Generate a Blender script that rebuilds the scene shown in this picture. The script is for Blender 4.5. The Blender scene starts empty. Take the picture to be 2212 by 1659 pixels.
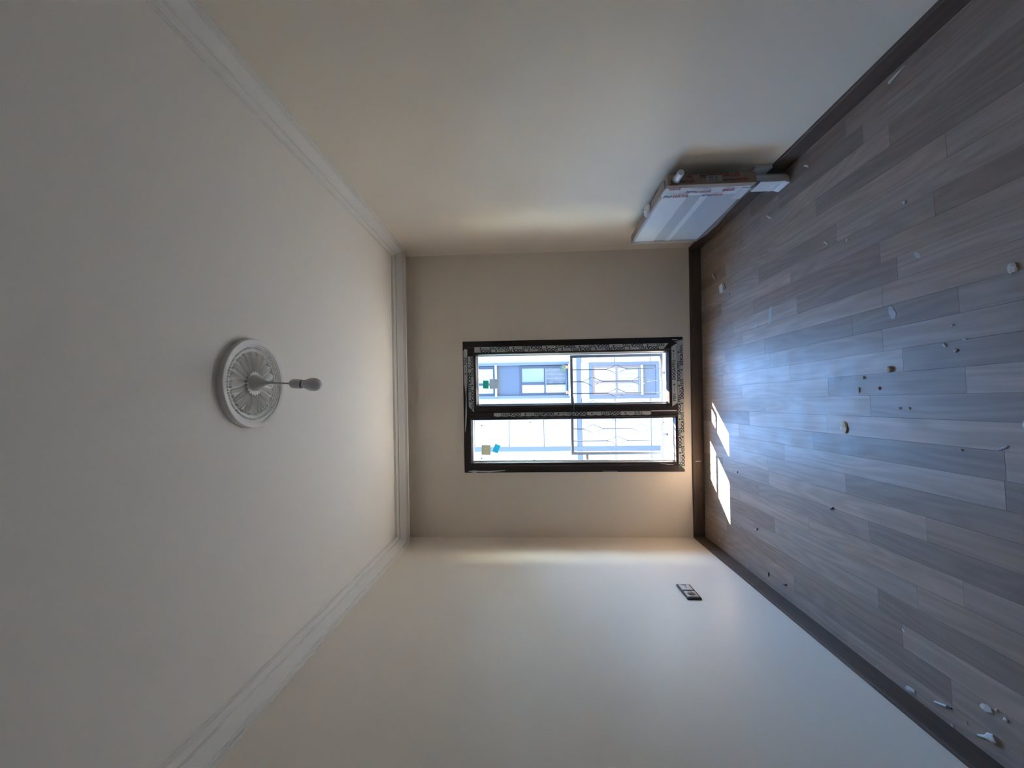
import bpy, bmesh, math, random
from mathutils import Matrix, Vector

random.seed(7)
scn = bpy.context.scene
COL = scn.collection
PI = math.pi

# ------------------------------------------------------------------ camera
CAM_Z = 1.40
yaw, pitch, roll = 0.04802, 0.04959, -0.01631
fw = Vector((math.sin(yaw) * math.cos(pitch), math.cos(yaw) * math.cos(pitch), math.sin(pitch)))
rt = Vector((math.cos(yaw), -math.sin(yaw), 0))
up = rt.cross(fw)
rt2 = math.cos(roll) * rt + math.sin(roll) * up
up2 = -math.sin(roll) * rt + math.cos(roll) * up
cam = bpy.data.cameras.new('camera')
cam.sensor_fit = 'HORIZONTAL'
cam.sensor_width = 36
cam.lens = 850 / 2212 * 36
cam.clip_start = 0.02
cam_o = bpy.data.objects.new('camera', cam)
COL.objects.link(cam_o)
X, Y, Z = -up2, rt2, -fw          # the phone was held sideways: picture right is down
cam_o.matrix_world = Matrix(((X.x, Y.x, Z.x, 0), (X.y, Y.y, Z.y, 0), (X.z, Y.z, Z.z, CAM_Z), (0, 0, 0, 1)))
scn.camera = cam_o

# far wall frame: x along the wall, y outwards, z up
TH = math.radians(-2.651)
Y0 = 3.3114
F = Matrix.Translation((0, Y0, 0)) @ Matrix.Rotation(TH, 4, 'Z')
I4 = Matrix.Identity(4)

# ------------------------------------------------------------------ sky, sun, exposure
SUN_DIR = (F.to_3x3() @ Vector((-0.493, -0.56, -1.0))).normalized()
world = bpy.data.worlds.new('world')
scn.world = world
world.use_nodes = True
wn = world.node_tree
for n in list(wn.nodes):
    wn.nodes.remove(n)
sky = wn.nodes.new('ShaderNodeTexSky')
sky.sky_type = 'NISHITA'
sky.sun_disc = False
sky.sun_elevation = math.radians(53.3)
to_sun = -SUN_DIR
sky.sun_rotation = math.atan2(to_sun.x, to_sun.y)
sky.altitude = 100
sky.air_density = 1.2
sky.dust_density = 0.2
sky.ozone_density = 6.0
bg = wn.nodes.new('ShaderNodeBackground')
bg.inputs['Strength'].default_value = 1.1
wo = wn.nodes.new('ShaderNodeOutputWorld')
hs = wn.nodes.new('ShaderNodeHueSaturation')
hs.inputs['Saturation'].default_value = 1.13
wn.links.new(sky.outputs[0], hs.inputs['Color'])
wn.links.new(hs.outputs[0], bg.inputs[0])
wn.links.new(bg.outputs[0], wo.inputs[0])

sun = bpy.data.lights.new('sun', 'SUN')
sun.energy = 26.0
sun.color = (1.0, 0.90, 0.77)
sun.angle = math.radians(0.53)
sun_o = bpy.data.objects.new('sun', sun)
COL.objects.link(sun_o)
sun_o.rotation_euler = SUN_DIR.to_track_quat('-Z', 'Y').to_euler()
sun_o.location = (6, 12, 12)

scn.view_settings.view_transform = 'Standard'
scn.view_settings.look = 'None'
scn.view_settings.gamma = 1
scn.view_settings.use_curve_mapping = False
scn.view_settings.exposure = 2.45

# ------------------------------------------------------------------ materials
def srgb(r, g, b):
    f = lambda c: (c / 255) / 12.92 if c / 255 <= 0.04045 else ((c / 255 + 0.055) / 1.055) ** 2.4
    return (f(r), f(g), f(b))


MATS = {}


def new_mat(name):
    m = bpy.data.materials.new(name)
    m.use_nodes = True
    nt = m.node_tree
    b = nt.nodes['Principled BSDF']
    MATS[name] = m
    return m, nt, b


def mat(name, col, rough=0.5, metal=0.0, spec=0.5, noise=0.0, nscale=20.0, bump=0.0, bscale=200.0, coat=0.0):
    m, nt, b = new_mat(name)
    b.inputs['Roughness'].default_value = rough
    b.inputs['Metallic'].default_value = metal
    b.inputs['Specular IOR Level'].default_value = spec
    b.inputs['Coat Weight'].default_value = coat
    b.inputs['Base Color'].default_value = (*col, 1)
    tc = nt.nodes.new('ShaderNodeTexCoord')
    if noise > 0:
        nz = nt.nodes.new('ShaderNodeTexNoise')
        nz.inputs['Scale'].default_value = nscale
        nz.inputs['Detail'].default_value = 4
        nt.links.new(tc.outputs['Object'], nz.inputs['Vector'])
        mp = nt.nodes.new('ShaderNodeMapRange')
        mp.inputs['From Min'].default_value = 0.3
        mp.inputs['From Max'].default_value = 0.7
        mp.inputs['To Min'].default_value = 1 - noise
        mp.inputs['To Max'].default_value = 1 + noise
        nt.links.new(nz.outputs['Fac'], mp.inputs['Value'])
        mx = nt.nodes.new('ShaderNodeVectorMath')
        mx.operation = 'SCALE'
        mx.inputs[0].default_value = col
        nt.links.new(mp.outputs[0], mx.inputs['Scale'])
        nt.links.new(mx.outputs[0], b.inputs['Base Color'])
    if bump > 0:
        nb = nt.nodes.new('ShaderNodeTexNoise')
        nb.inputs['Scale'].default_value = bscale
        nb.inputs['Detail'].default_value = 3
        nt.links.new(tc.outputs['Object'], nb.inputs['Vector'])
        bp = nt.nodes.new('ShaderNodeBump')
        bp.inputs['Strength'].default_value = bump
        bp.inputs['Distance'].default_value = 0.002
        nt.links.new(nb.outputs['Fac'], bp.inputs['Height'])
        nt.links.new(bp.outputs[0], b.inputs['Normal'])
    return m


M_WALL = mat('cream_wall_paint', (0.83, 0.74, 0.62), 0.42, noise=0.015, nscale=3, bump=0.10, bscale=260)
M_CEIL = mat('white_ceiling_paint', (0.86, 0.81, 0.735), 0.7, noise=0.01, nscale=3, bump=0.06, bscale=220)
M_CORN = mat('white_cornice_paint', (0.79, 0.755, 0.70), 0.65)
M_PLASTER = mat('white_plaster', (0.80, 0.785, 0.755), 0.6)
M_ROSE = mat('ceiling_rose_plaster', (0.85, 0.82, 0.77), 0.55)
M_FRAME = mat('dark_brown_window_foil', (0.020, 0.012, 0.012), 0.38, noise=0.15, nscale=30)
M_GASKET = mat('grey_gasket', (0.45, 0.44, 0.44), 0.4)
M_FILM = mat('grey_protective_film', (0.56, 0.57, 0.58), 0.35, noise=0.06, nscale=40)
M_FILMW = mat('white_film_back', (0.62, 0.60, 0.59), 0.4)
M_NAVY = mat('navy_print', (0.008, 0.010, 0.040), 0.5)
M_GREEN = mat('green_print', (0.020, 0.085, 0.045), 0.5)
M_GPRINT = mat('grey_print', (0.16, 0.16, 0.17), 0.5)
M_BLACK = mat('black_plastic', (0.012, 0.012, 0.014), 0.3)
M_PAPERG = mat('grey_paper_label', (0.42, 0.43, 0.43), 0.7, noise=0.04)
M_WPLASTIC = mat('white_plastic', (0.72, 0.71, 0.71), 0.28)
M_GPLASTIC = mat('greyish_white_plastic', (0.66, 0.64, 0.62), 0.3)
M_BULB = mat('frosted_bulb', (0.70, 0.67, 0.68), 0.16, coat=0.4)
M_CARD = mat('brown_cardboard', (0.36, 0.28, 0.22), 0.7, noise=0.08, nscale=25)
M_RED = mat('red_print', (0.30, 0.035, 0.035), 0.6)
M_DARKP = mat('dark_print', (0.03, 0.028, 0.035), 0.6)
M_RAD = mat('white_radiator_enamel', (0.52, 0.54, 0.57), 0.3)
M_FOAM = mat('white_foam_strip', (0.84, 0.85, 0.86), 0.5)
M_OUTF = mat('dark_socket_frame', (0.02, 0.02, 0.028), 0.22)
M_CHROME = mat('silver_socket_plate', (0.55, 0.57, 0.58), 0.25, metal=0.35)
M_STEEL = mat('galvanised_steel', (0.085, 0.10, 0.125), 0.6, spec=0.2, noise=0.15, nscale=80)
M_MARBLE = mat('white_marble_sill', (0.80, 0.79, 0.77), 0.4)
M_EXT = mat('own_facade_plaster', (0.30, 0.28, 0.25), 0.8)
M_STREET = mat('street_asphalt', (0.31, 0.262, 0.21), 0.9, noise=0.1, nscale=2)
M_FACADE = mat('pale_facade_plaster', (0.19, 0.23, 0.23), 0.9, spec=0.08)
M_STONE = mat('white_cladding', (0.27, 0.285, 0.30), 0.9, spec=0.08)
M_TRIM = mat('blue_grey_moulding', (0.060, 0.073, 0.098), 0.9, spec=0.08)
M_BAY = mat('blue_grey_bay_panel', (0.042, 0.054, 0.076), 0.9, spec=0.08)
M_WSILL = mat('white_far_sill', (0.34, 0.34, 0.34), 0.9, spec=0.08)
M_FARFRAME = mat('grey_far_window_frame', (0.028, 0.036, 0.050), 0.8, spec=0.08)
M_BROWNF = mat('brown_far_window_frame', (0.10, 0.085, 0.085), 0.8, spec=0.08)
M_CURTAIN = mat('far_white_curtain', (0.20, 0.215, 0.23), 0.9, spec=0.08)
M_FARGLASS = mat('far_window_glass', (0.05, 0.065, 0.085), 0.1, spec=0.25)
M_FARGLASSB = mat('far_window_pale_blue_glass', (0.085, 0.11, 0.145), 0.1, spec=0.25)  # paler blue pane with a curtain
M_POT = mat('orange_flower_pot', (0.24, 0.10, 0.06), 0.8, spec=0.08)
M_LEAF = mat('pot_plant_leaf', (0.055, 0.085, 0.055), 0.8, spec=0.08)
M_CHIP = mat('white_plaster_chip', (0.62, 0.61, 0.58), 0.8, noise=0.1, nscale=60)
M_SHAV = mat('yellowish_shaving', (0.55, 0.47, 0.33), 0.8)
M_PEBBLE = mat('brown_crumb', (0.42, 0.27, 0.18), 0.85, noise=0.15, nscale=90)
M_LUMP = mat('beige_plaster_lump', (0.62, 0.54, 0.42), 0.9, noise=0.25, nscale=60)
M_SCREW = mat('dark_screw', (0.03, 0.03, 0.035), 0.35, metal=0.5)
M_SMEAR = mat('dried_plaster_smear', (0.38, 0.38, 0.37), 0.8, noise=0.1, nscale=60)


def glass_mat(name, tint=(0.97, 0.99, 0.985), ior=1.45):
    m = bpy.data.materials.new(name)
    m.use_nodes = True
    nt = m.node_tree
    for n in list(nt.nodes):
        nt.nodes.remove(n)
    out = nt.nodes.new('ShaderNodeOutputMaterial')
    tr = nt.nodes.new('ShaderNodeBsdfTransparent')
    tr.inputs[0].default_value = (*tint, 1)
    gl = nt.nodes.new('ShaderNodeBsdfGlossy')
    gl.inputs['Roughness'].default_value = 0.02
    fr = nt.nodes.new('ShaderNodeFresnel')
    fr.inputs['IOR'].default_value = ior
    mx = nt.nodes.new('ShaderNodeMixShader')
    ge = nt.nodes.new('ShaderNodeNewGeometry')      # no total reflection at the far side of the thin pane
    inv = nt.nodes.new('ShaderNodeMath')
    inv.operation = 'SUBTRACT'
    inv.inputs[0].default_value = 1.0
    nt.links.new(ge.outputs['Backfacing'], inv.inputs[1])
    ml = nt.nodes.new('ShaderNodeMath')
    ml.operation = 'MULTIPLY'
    nt.links.new(fr.outputs[0], ml.inputs[0])
    nt.links.new(inv.outputs[0], ml.inputs[1])
    nt.links.new(ml.outputs[0], mx.inputs[0])
    nt.links.new(tr.outputs[0], mx.inputs[1])
    nt.links.new(gl.outputs[0], mx.inputs[2])
    nt.links.new(mx.outputs[0], out.inputs[0])
    return m


M_GLASS = glass_mat('window_glass')


def paper_mat(name, col, through):
    """thin paper: reflects and lets some light through"""
    m = bpy.data.materials.new(name)
    m.use_nodes = True
    nt = m.node_tree
    for n in list(nt.nodes):
        nt.nodes.remove(n)
    out = nt.nodes.new('ShaderNodeOutputMaterial')
    df = nt.nodes.new('ShaderNodeBsdfDiffuse')
    df.inputs[0].default_value = (*col, 1)
    tl = nt.nodes.new('ShaderNodeBsdfTranslucent')
    tl.inputs[0].default_value = (*col, 1)
    mx = nt.nodes.new('ShaderNodeMixShader')
    mx.inputs[0].default_value = through
    nt.links.new(df.outputs[0], mx.inputs[1])
    nt.links.new(tl.outputs[0], mx.inputs[2])
    nt.links.new(mx.outputs[0], out.inputs[0])
    return m


M_PAPER = paper_mat('paper_sticker', (0.72, 0.68, 0.54), 0.5)
M_PAPERT = paper_mat('grey_paper_sticker', (0.64, 0.64, 0.62), 0.5)
M_TEAL = paper_mat('green_sticker', (0.12, 0.52, 0.41), 0.6)
M_CYAN = paper_mat('cyan_sticker', (0.16, 0.62, 0.70), 0.6)


def wrap_mat():
    m = bpy.data.materials.new('clear_plastic_wrap')
    m.use_nodes = True
    nt = m.node_tree
    for n in list(nt.nodes):
        nt.nodes.remove(n)
    out = nt.nodes.new('ShaderNodeOutputMaterial')
    tr = nt.nodes.new('ShaderNodeBsdfTransparent')
    tr.inputs[0].default_value = (0.95, 0.96, 0.97, 1)
    pb = nt.nodes.new('ShaderNodeBsdfPrincipled')
    pb.inputs['Base Color'].default_value = (0.72, 0.74, 0.77, 1)
    pb.inputs['Roughness'].default_value = 0.30
    tc = nt.nodes.new('ShaderNodeTexCoord')
    mp = nt.nodes.new('ShaderNodeMapping')
    mp.inputs['Rotation'].default_value = (0.5, 0, 0)
    mp.inputs['Scale'].default_value = (6, 9, 60)
    nz = nt.nodes.new('ShaderNodeTexNoise')
    nz.inputs['Scale'].default_value = 1.0
    nz.inputs['Detail'].default_value = 3
    bp = nt.nodes.new('ShaderNodeBump')
    bp.inputs['Strength'].default_value = 0.55
    bp.inputs['Distance'].default_value = 0.006
    mx = nt.nodes.new('ShaderNodeMixShader')
    mx.inputs[0].default_value = 0.27
    nt.links.new(tc.outputs['Object'], mp.inputs[0])
    nt.links.new(mp.outputs[0], nz.inputs['Vector'])
    nt.links.new(nz.outputs['Fac'], bp.inputs['Height'])
    nt.links.new(bp.outputs[0], pb.inputs['Normal'])
    nt.links.new(tr.outputs[0], mx.inputs[1])
    nt.links.new(pb.outputs[0], mx.inputs[2])
    nt.links.new(mx.outputs[0], out.inputs[0])
    return m


M_WRAP = wrap_mat()


def wood_mat(name, base, along='Y', use_obj_color=True, rough=0.36, contrast=0.22, rings=0.14):
    m, nt, b = new_mat(name)
    L = nt.links.new
    tc = nt.nodes.new('ShaderNodeTexCoord')
    oi = nt.nodes.new('ShaderNodeObjectInfo')
    off = nt.nodes.new('ShaderNodeVectorMath')
    off.operation = 'MULTIPLY'
    off.inputs[1].default_value = (7.3, 5.1, 3.7)
    cmb = nt.nodes.new('ShaderNodeCombineXYZ')
    for k in range(3):
        L(oi.outputs['Random'], cmb.inputs[k])
    L(cmb.outputs[0], off.inputs[0])
    add = nt.nodes.new('ShaderNodeVectorMath')
    add.operation = 'ADD'
    L(tc.outputs['Object'], add.inputs[0])
    L(off.outputs[0], add.inputs[1])
    sc = (55, 2.2, 55) if along == 'Y' else (2.2, 55, 55)
    mp = nt.nodes.new('ShaderNodeMapping')
    mp.inputs['Scale'].default_value = sc
    L(add.outputs[0], mp.inputs[0])
    nz = nt.nodes.new('ShaderNodeTexNoise')
    nz.inputs['Scale'].default_value = 1.0
    nz.inputs['Detail'].default_value = 5
    nz.inputs['Roughness'].default_value = 0.65
    L(mp.outputs[0], nz.inputs['Vector'])
    # cathedral rings
    sc2 = (11, 1.5, 11) if along == 'Y' else (1.5, 11, 11)
    mp2 = nt.nodes.new('ShaderNodeMapping')
    mp2.inputs['Scale'].default_value = sc2
    L(add.outputs[0], mp2.inputs[0])
    n2 = nt.nodes.new('ShaderNodeTexNoise')
    n2.inputs['Scale'].default_value = 0.8
    n2.inputs['Detail'].default_value = 1
    L(mp2.outputs[0], n2.inputs['Vector'])
    mul = nt.nodes.new('ShaderNodeMath')
    mul.operation = 'MULTIPLY'
    mul.inputs[1].default_value = 60
    L(n2.outputs['Fac'], mul.inputs[0])
    sn = nt.nodes.new('ShaderNodeMath')
    sn.operation = 'SINE'
    L(mul.outputs[0], sn.inputs[0])
    m1 = nt.nodes.new('ShaderNodeMapRange')
    m1.inputs['From Min'].default_value = 0.3
    m1.inputs['From Max'].default_value = 0.7
    m1.inputs['To Min'].default_value = 1 - contrast
    m1.inputs['To Max'].default_value = 1 + contrast
    L(nz.outputs['Fac'], m1.inputs['Value'])
    m2 = nt.nodes.new('ShaderNodeMapRange')
    m2.inputs['From Min'].default_value = -1
    m2.inputs['From Max'].default_value = 1
    m2.inputs['To Min'].default_value = 1 - rings
    m2.inputs['To Max'].default_value = 1 + rings * 0.6
    L(sn.outputs[0], m2.inputs['Value'])
    mm = nt.nodes.new('ShaderNodeMath')
    mm.operation = 'MULTIPLY'
    L(m1.outputs[0], mm.inputs[0])
    L(m2.outputs[0], mm.inputs[1])
    cm = nt.nodes.new('ShaderNodeVectorMath')
    cm.operation = 'MULTIPLY'
    cm.inputs[1].default_value = base
    if use_obj_color:
        L(oi.outputs['Color'], cm.inputs[0])
    else:
        cm.inputs[0].default_value = (1, 1, 1)
    fs = nt.nodes.new('ShaderNodeVectorMath')
    fs.operation = 'SCALE'
    L(cm.outputs[0], fs.inputs[0])
    L(mm.outputs[0], fs.inputs['Scale'])
    L(fs.outputs[0], b.inputs['Base Color'])
    # dusty gloss
    b.inputs['Specular IOR Level'].default_value = 0.30
    n3 = nt.nodes.new('ShaderNodeTexNoise')
    n3.inputs['Scale'].default_value = 9
    n3.inputs['Detail'].default_value = 5
    L(tc.outputs['Object'], n3.inputs['Vector'])
    m3 = nt.nodes.new('ShaderNodeMapRange')
    m3.inputs['From Min'].default_value = 0.3
    m3.inputs['From Max'].default_value = 0.7
    m3.inputs['To Min'].default_value = rough - 0.06
    m3.inputs['To Max'].default_value = rough + 0.08
    L(n3.outputs['Fac'], m3.inputs['Value'])
    L(m3.outputs[0], b.inputs['Roughness'])
    bp = nt.nodes.new('ShaderNodeBump')
    bp.inputs['Strength'].default_value = 0.06
    bp.inputs['Distance'].default_value = 0.001
    L(nz.outputs['Fac'], bp.inputs['Height'])
    L(bp.outputs[0], b.inputs['Normal'])
    return m


M_FLOOR = wood_mat('oak_laminate', (0.34, 0.257, 0.203), rough=0.44, contrast=0.13, rings=0.09)
M_BASEY = wood_mat('walnut_baseboard_lengthwise', (0.105, 0.072, 0.054), 'Y', False, 0.48, 0.18, 0.05)
M_BASEX = wood_mat('walnut_baseboard_crosswise', (0.105, 0.072, 0.054), 'X', False, 0.48, 0.18, 0.05)
M_GAP = mat('floor_joint_dark', (0.05, 0.042, 0.036), 0.8)

# ------------------------------------------------------------------ mesh helpers
class MB:
    """collects shapes into one mesh object"""

    def __init__(self, T=I4):
        self.v, self.f, self.T, self.smooth = [], [], T, []

    def raw(self, vs, fs, T=None, smooth=False):
        k = len(self.v)
        M = self.T if T is None else self.T @ T
        self.v += [M @ Vector(p) for p in vs]
        self.f += [[k + i for i in q] for q in fs]
        self.smooth += [smooth] * len(fs)
        return self

    def box(self, a, b, T=None, ch=0.0):
        (x0, y0, z0), (x1, y1, z1) = a, b
        if ch <= 0:
            vs = [(x0, y0, z0), (x1, y0, z0), (x1, y1, z0), (x0, y1, z0), (x0, y0, z1), (x1, y0, z1), (x1, y1, z1), (x0, y1, z1)]
            fs = [(0, 3, 2, 1), (4, 5, 6, 7), (0, 1, 5, 4), (1, 2, 6, 5), (2, 3, 7, 6), (3, 0, 4, 7)]
            return self.raw(vs, fs, T)
        bm = bmesh.new()
        bmesh.ops.create_cube(bm, size=1.0)
        for v in bm.verts:
            v.co = Vector((x0 + (v.co.x + .5) * (x1 - x0), y0 + (v.co.y + .5) * (y1 - y0), z0 + (v.co.z + .5) * (z1 - z0)))
        bmesh.ops.bevel(bm, geom=list(bm.edges), offset=ch, segments=2, affect='EDGES', profile=0.5)
        bm.verts.index_update()
        vs = [v.co.copy() for v in bm.verts]
        fs = [[v.index for v in f.verts] for f in bm.faces]
        bm.free()
        return self.raw(vs, fs, T)

    def prism(self, pts, h0, h1, plane='xz', T=None):
        """polygon pts extruded along the missing axis"""
        n = len(pts)

        def mk(p, h):
            if plane == 'xz':
                return (p[0], h, p[1])
            if plane == 'xy':
                return (p[0], p[1], h)
            return (h, p[0], p[1])
        vs = [mk(p, h0) for p in pts] + [mk(p, h1) for p in pts]
        fs = [list(range(n)), list(range(2 * n - 1, n - 1, -1))]
        for i in range(n):
            j = (i + 1) % n
            fs.append((i, n + i, n + j, j))
        return self.raw(vs, fs, T)

    def lathe(self, prof, seg=48, T=None, smooth=True):
        """(r,z) profile around z"""
        vs, fs = [], []
        n = len(prof)
        for k in range(seg):
            a = 2 * PI * k / seg
            for r, z in prof:
                vs.append((r * math.cos(a), r * math.sin(a), z))
        for k in range(seg):
            k2 = (k + 1) % seg
            for i in range(n - 1):
                fs.append((k * n + i, k2 * n + i, k2 * n + i + 1, k * n + i + 1))
        return self.raw(vs, fs, T, smooth)

    def tube(self, path, r, seg=10, T=None, cap=True, flat=1.0):
        """round (or flattened) tube along a path"""
        P = [Vector(p) for p in path]
        rs = r if isinstance(r, (list, tuple)) else [r] * len(P)
        vs, fs = [], []
        for i, p in enumerate(P):
            d = (P[min(i + 1, len(P) - 1)] - P[max(i - 1, 0)]).normalized()
            ref = Vector((0, 0, 1)) if abs(d.z) < 0.9 else Vector((0, 1, 0))
            a = d.cross(ref).normalized()
            b2 = d.cross(a).normalized()
            for k in range(seg):
                t = 2 * PI * k / seg
                vs.append(p + rs[i] * (math.cos(t) * a + flat * math.sin(t) * b2))
        for i in range(len(P) - 1):
            for k in range(seg):
                k2 = (k + 1) % seg
                fs.append((i * seg + k, i * seg + k2, (i + 1) * seg + k2, (i + 1) * seg + k))
        if cap:
            fs.append(list(range(seg))[::-1])
            fs.append([(len(P) - 1) * seg + k for k in range(seg)])
        return self.raw(vs, fs, T, seg > 6)

    def ring(self, o, i_, prof, T=None):
        """mitred rectangular ring in xz: outer rect o, inner rect i_ (x0,x1,z0,z1); prof = [(t, y)] from outer to inner"""
        vs, fs = [], []
        n = len(prof)
        for c in range(4):
            for t, y in prof:
                x = [o[0] * (1 - t) + i_[0] * t, o[1] * (1 - t) + i_[1] * t][c in (1, 2)]
                z = [o[2] * (1 - t) + i_[2] * t, o[3] * (1 - t) + i_[3] * t][c in (2, 3)]
                vs.append((x, y, z))
        for c in range(4):
            d = (c + 1) % 4
            for k in range(n):
                k2 = (k + 1) % n
                fs.append((c * n + k, d * n + k, d * n + k2, c * n + k2))
        return self.raw(vs, fs, T)

    def build(self, name, material, parent=None, fix=True):
        me = bpy.data.meshes.new(name)
        me.from_pydata([tuple(p) for p in self.v], [], self.f)
        if fix:
            bm = bmesh.new()
            bm.from_mesh(me)
            bmesh.ops.recalc_face_normals(bm, faces=bm.faces)
            bm.to_mesh(me)
            bm.free()
        for p, s in zip(me.polygons, self.smooth):
            p.use_smooth = s
        if any(self.smooth):
            me.set_sharp_from_angle(angle=math.radians(38))
        me.materials.append(material)
        return link(name, me, parent)


def link(name, me, parent=None):
    o = bpy.data.objects.new(name, me)
    COL.objects.link(o)
    attach(o, parent)
    return o


WORLD = {}


def attach(o, parent):
    if parent is not None:
        o.parent = parent
        o.matrix_parent_inverse = WORLD.get(parent.name, I4).inverted()


def thing(name, loc, label=None, cat=None, group=None, kind=None):
    e = bpy.data.objects.new(name, None)
    e.empty_display_size = 0.05
    COL.objects.link(e)
    e.location = loc
    WORLD[e.name] = Matrix.Translation(loc)
    tag(e, label, cat, group, kind)
    return e


def tag(o, label=None, cat=None, group=None, kind=None):
    for k, v in (('label', label), ('category', cat), ('group', group), ('kind', kind)):
        if v:
            o[k] = v
    return o


def struct(o, label=None):
    o['kind'] = 'structure'
    if label:
        o['label'] = label
    return o


TXT = {}


def text_mesh(s, size, bold=0.0):
    """vertices and faces of a piece of lettering, in the xy plane, left aligned on the baseline"""
    key = (s, size, bold)
    if key not in TXT:
        cu = bpy.data.curves.new('lettering_source', 'FONT')
        cu.body = s
        cu.size = size
        cu.offset = bold
        cu.resolution_u = 2
        cu.extrude = 0.0
        ob = bpy.data.objects.new('lettering_source', cu)
        COL.objects.link(ob)
        dg = bpy.context.evaluated_depsgraph_get()
        me = bpy.data.meshes.new_from_object(ob.evaluated_get(dg))
        vs = [v.co.copy() for v in me.vertices]
        fs = [list(p.vertices) for p in me.polygons]
        w = max(v.x for v in vs)
        COL.objects.unlink(ob)
        bpy.data.objects.remove(ob)
        bpy.data.curves.remove(cu)
        bpy.data.meshes.remove(me)
        TXT[key] = (vs, fs, w)
    return TXT[key]

# ------------------------------------------------------------------ room shell
XR, XL = 1.257, -1.128
YN = -1.25            # wall behind the camera
H = 2.50
T = 0.2

fl = struct(MB().box((XL - T, YN - T, -0.20), (XR + T, 3.40, -0.009)).build('floor', M_GAP), 'grey-brown oak laminate floor')
struct(MB().box((XL - T, YN - T, H), (XR + T, 3.5, H + 0.15)).build('ceiling', M_CEIL), 'plain white painted ceiling')
struct(MB().box((XR, YN - T, -0.2), (XR + T, 3.5, H + 0.1)).build('wall_right', M_WALL), 'cream wall with the wrapped radiator')
struct(MB().box((XL - T, YN - T, -0.2), (XL, 3.6, H + 0.1)).build('wall_left', M_WALL), 'cream wall with the double socket')
struct(MB().box((XL - T, YN - T, -0.2), (XR + T, YN, H + 0.1)).build('wall_near', M_WALL), 'cream wall behind the camera')

# far wall with the window opening (inner skin cream, outer skin plaster)
HX0, HX1, HZ0, HZ1 = -0.585, 0.524, 0.152, 1.977


def holed(w0, w1, x0, x1, z0, z1):
    b = MB(F)
    b.box((x0, w0, z0), (HX0, w1, z1))
    b.box((HX1, w0, z0), (x1, w1, z1))
    b.box((HX0, w0, z0), (HX1, w1, HZ0))
    b.box((HX0, w0, HZ1), (HX1, w1, z1))
    return b


struct(holed(0.0, 0.10, -1.25, 1.36, -0.2, H + 0.1).build('wall_far', M_WALL), 'cream window wall facing the camera')
struct(holed(0.101, 0.43, -9, 9, -6, 6).build('wall_outer', M_EXT), 'outer masonry of the window wall')
struct(MB(F).box((-2.2, 0.431, 1.995), (2.4, 0.70, 2.13)).build('trim_6', M_EXT), 'ledge above the window outside')

# cornices
PRO = [(0.0, 2.4126), (0.008, 2.4126), (0.008, 2.426), (0.013, 2.426), (0.013, 2.432), (0.020, 2.432), (0.047, 2.467), (0.054, 2.467), (0.054, 2.4765), (0.063, 2.484), (0.069, 2.486), (0.076, 2.486), (0.076, 2.4925), (0.081, 2.4925), (0.081, 2.502)]


def wall_cornice(name, x_wall, sgn, label):
    y_end = Y0 - 0.152 + math.tan(TH) * x_wall      # where the pelmet begins
    n = len(PRO)
    vs = []
    for e, z in PRO:
        vs.append((x_wall + sgn * e, YN + 0.0, z))
    for e, z in PRO:
        vs.append((x_wall + sgn * e, y_end - e + 0.004, z))
    vs += [(x_wall, YN, 2.502), (x_wall, y_end + 0.02, 2.502)]
    fs = [(i, i + 1, n + i + 1, n + i) for i in range(n - 1)]
    fs += [(n - 1, 2 * n, 2 * n + 1, 2 * n - 1), (0, n, 2 * n + 1, 2 * n), list(range(n)) + [2 * n], list(range(n, 2 * n)) + [2 * n + 1]]
    return struct(MB().raw(vs, fs).build(name, M_CORN), label)


wall_cornice('trim_1', XR, -1, 'white stepped cornice along the radiator wall')
wall_cornice('trim_2', XL, 1, 'white stepped cornice along the socket wall')
PW = -0.152
prof = [(PW - e, z) for e, z in PRO] + [(PW + 0.014, 2.502), (PW + 0.014, 2.4126)]
struct(MB(F).prism(prof, -1.20, 1.31, 'yz').build('trim_3', M_CORN), 'white stepped cornice pelmet before the window wall')
struct(MB().prism([(YN + e, z) for e, z in PRO] + [(YN, 2.502)], XL, XR, 'yz').build('trim_4', M_CORN), 'white stepped cornice behind the camera')

# baseboards: rounded top, small shadow gap to the wall
HB, TB = 0.091, 0.014
BP = [(0.0, 0.0), (TB, 0.0), (TB, HB - 0.006), (TB - 0.002, HB - 0.0015), (TB - 0.005, HB), (0.0, HB)]
struct(MB().prism([(XR - e, z) for e, z in BP], YN, 3.255, 'xz').build('baseboard_right', M_BASEY), 'dark walnut baseboard under the radiator')
struct(MB().prism([(XL + e, z) for e, z in BP], YN, 3.36, 'xz').build('baseboard_left', M_BASEY), 'dark walnut baseboard below the socket')
bf = struct(MB(F).prism([(-e, z) for e, z in BP], -1.118, 1.252, 'yz').build('baseboard_far', M_BASEX), 'dark walnut baseboard under the window')
struct(MB().prism([(YN + e, z) for e, z in BP], XL, XR, 'yz').build('baseboard_near', M_BASEX), 'dark walnut baseboard behind the camera')

# closed door behind the camera
dr = struct(MB().box((-0.75, YN + 0.001, 0.0), (0.10, YN + 0.03, 2.05)).build('door_1', M_GPLASTIC), 'plain closed door behind the camera')
MB().tube([(0.02, YN + 0.03, 1.02), (0.02, YN + 0.075, 1.02), (-0.09, YN + 0.075, 1.02)], 0.009).build('door_handle', M_CHROME, dr)

# ------------------------------------------------------------------ floor planks
SW, SX0 = 0.0875, 0.010
D_, L_, M_ = 0.78, 1.08, 0.96
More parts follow.
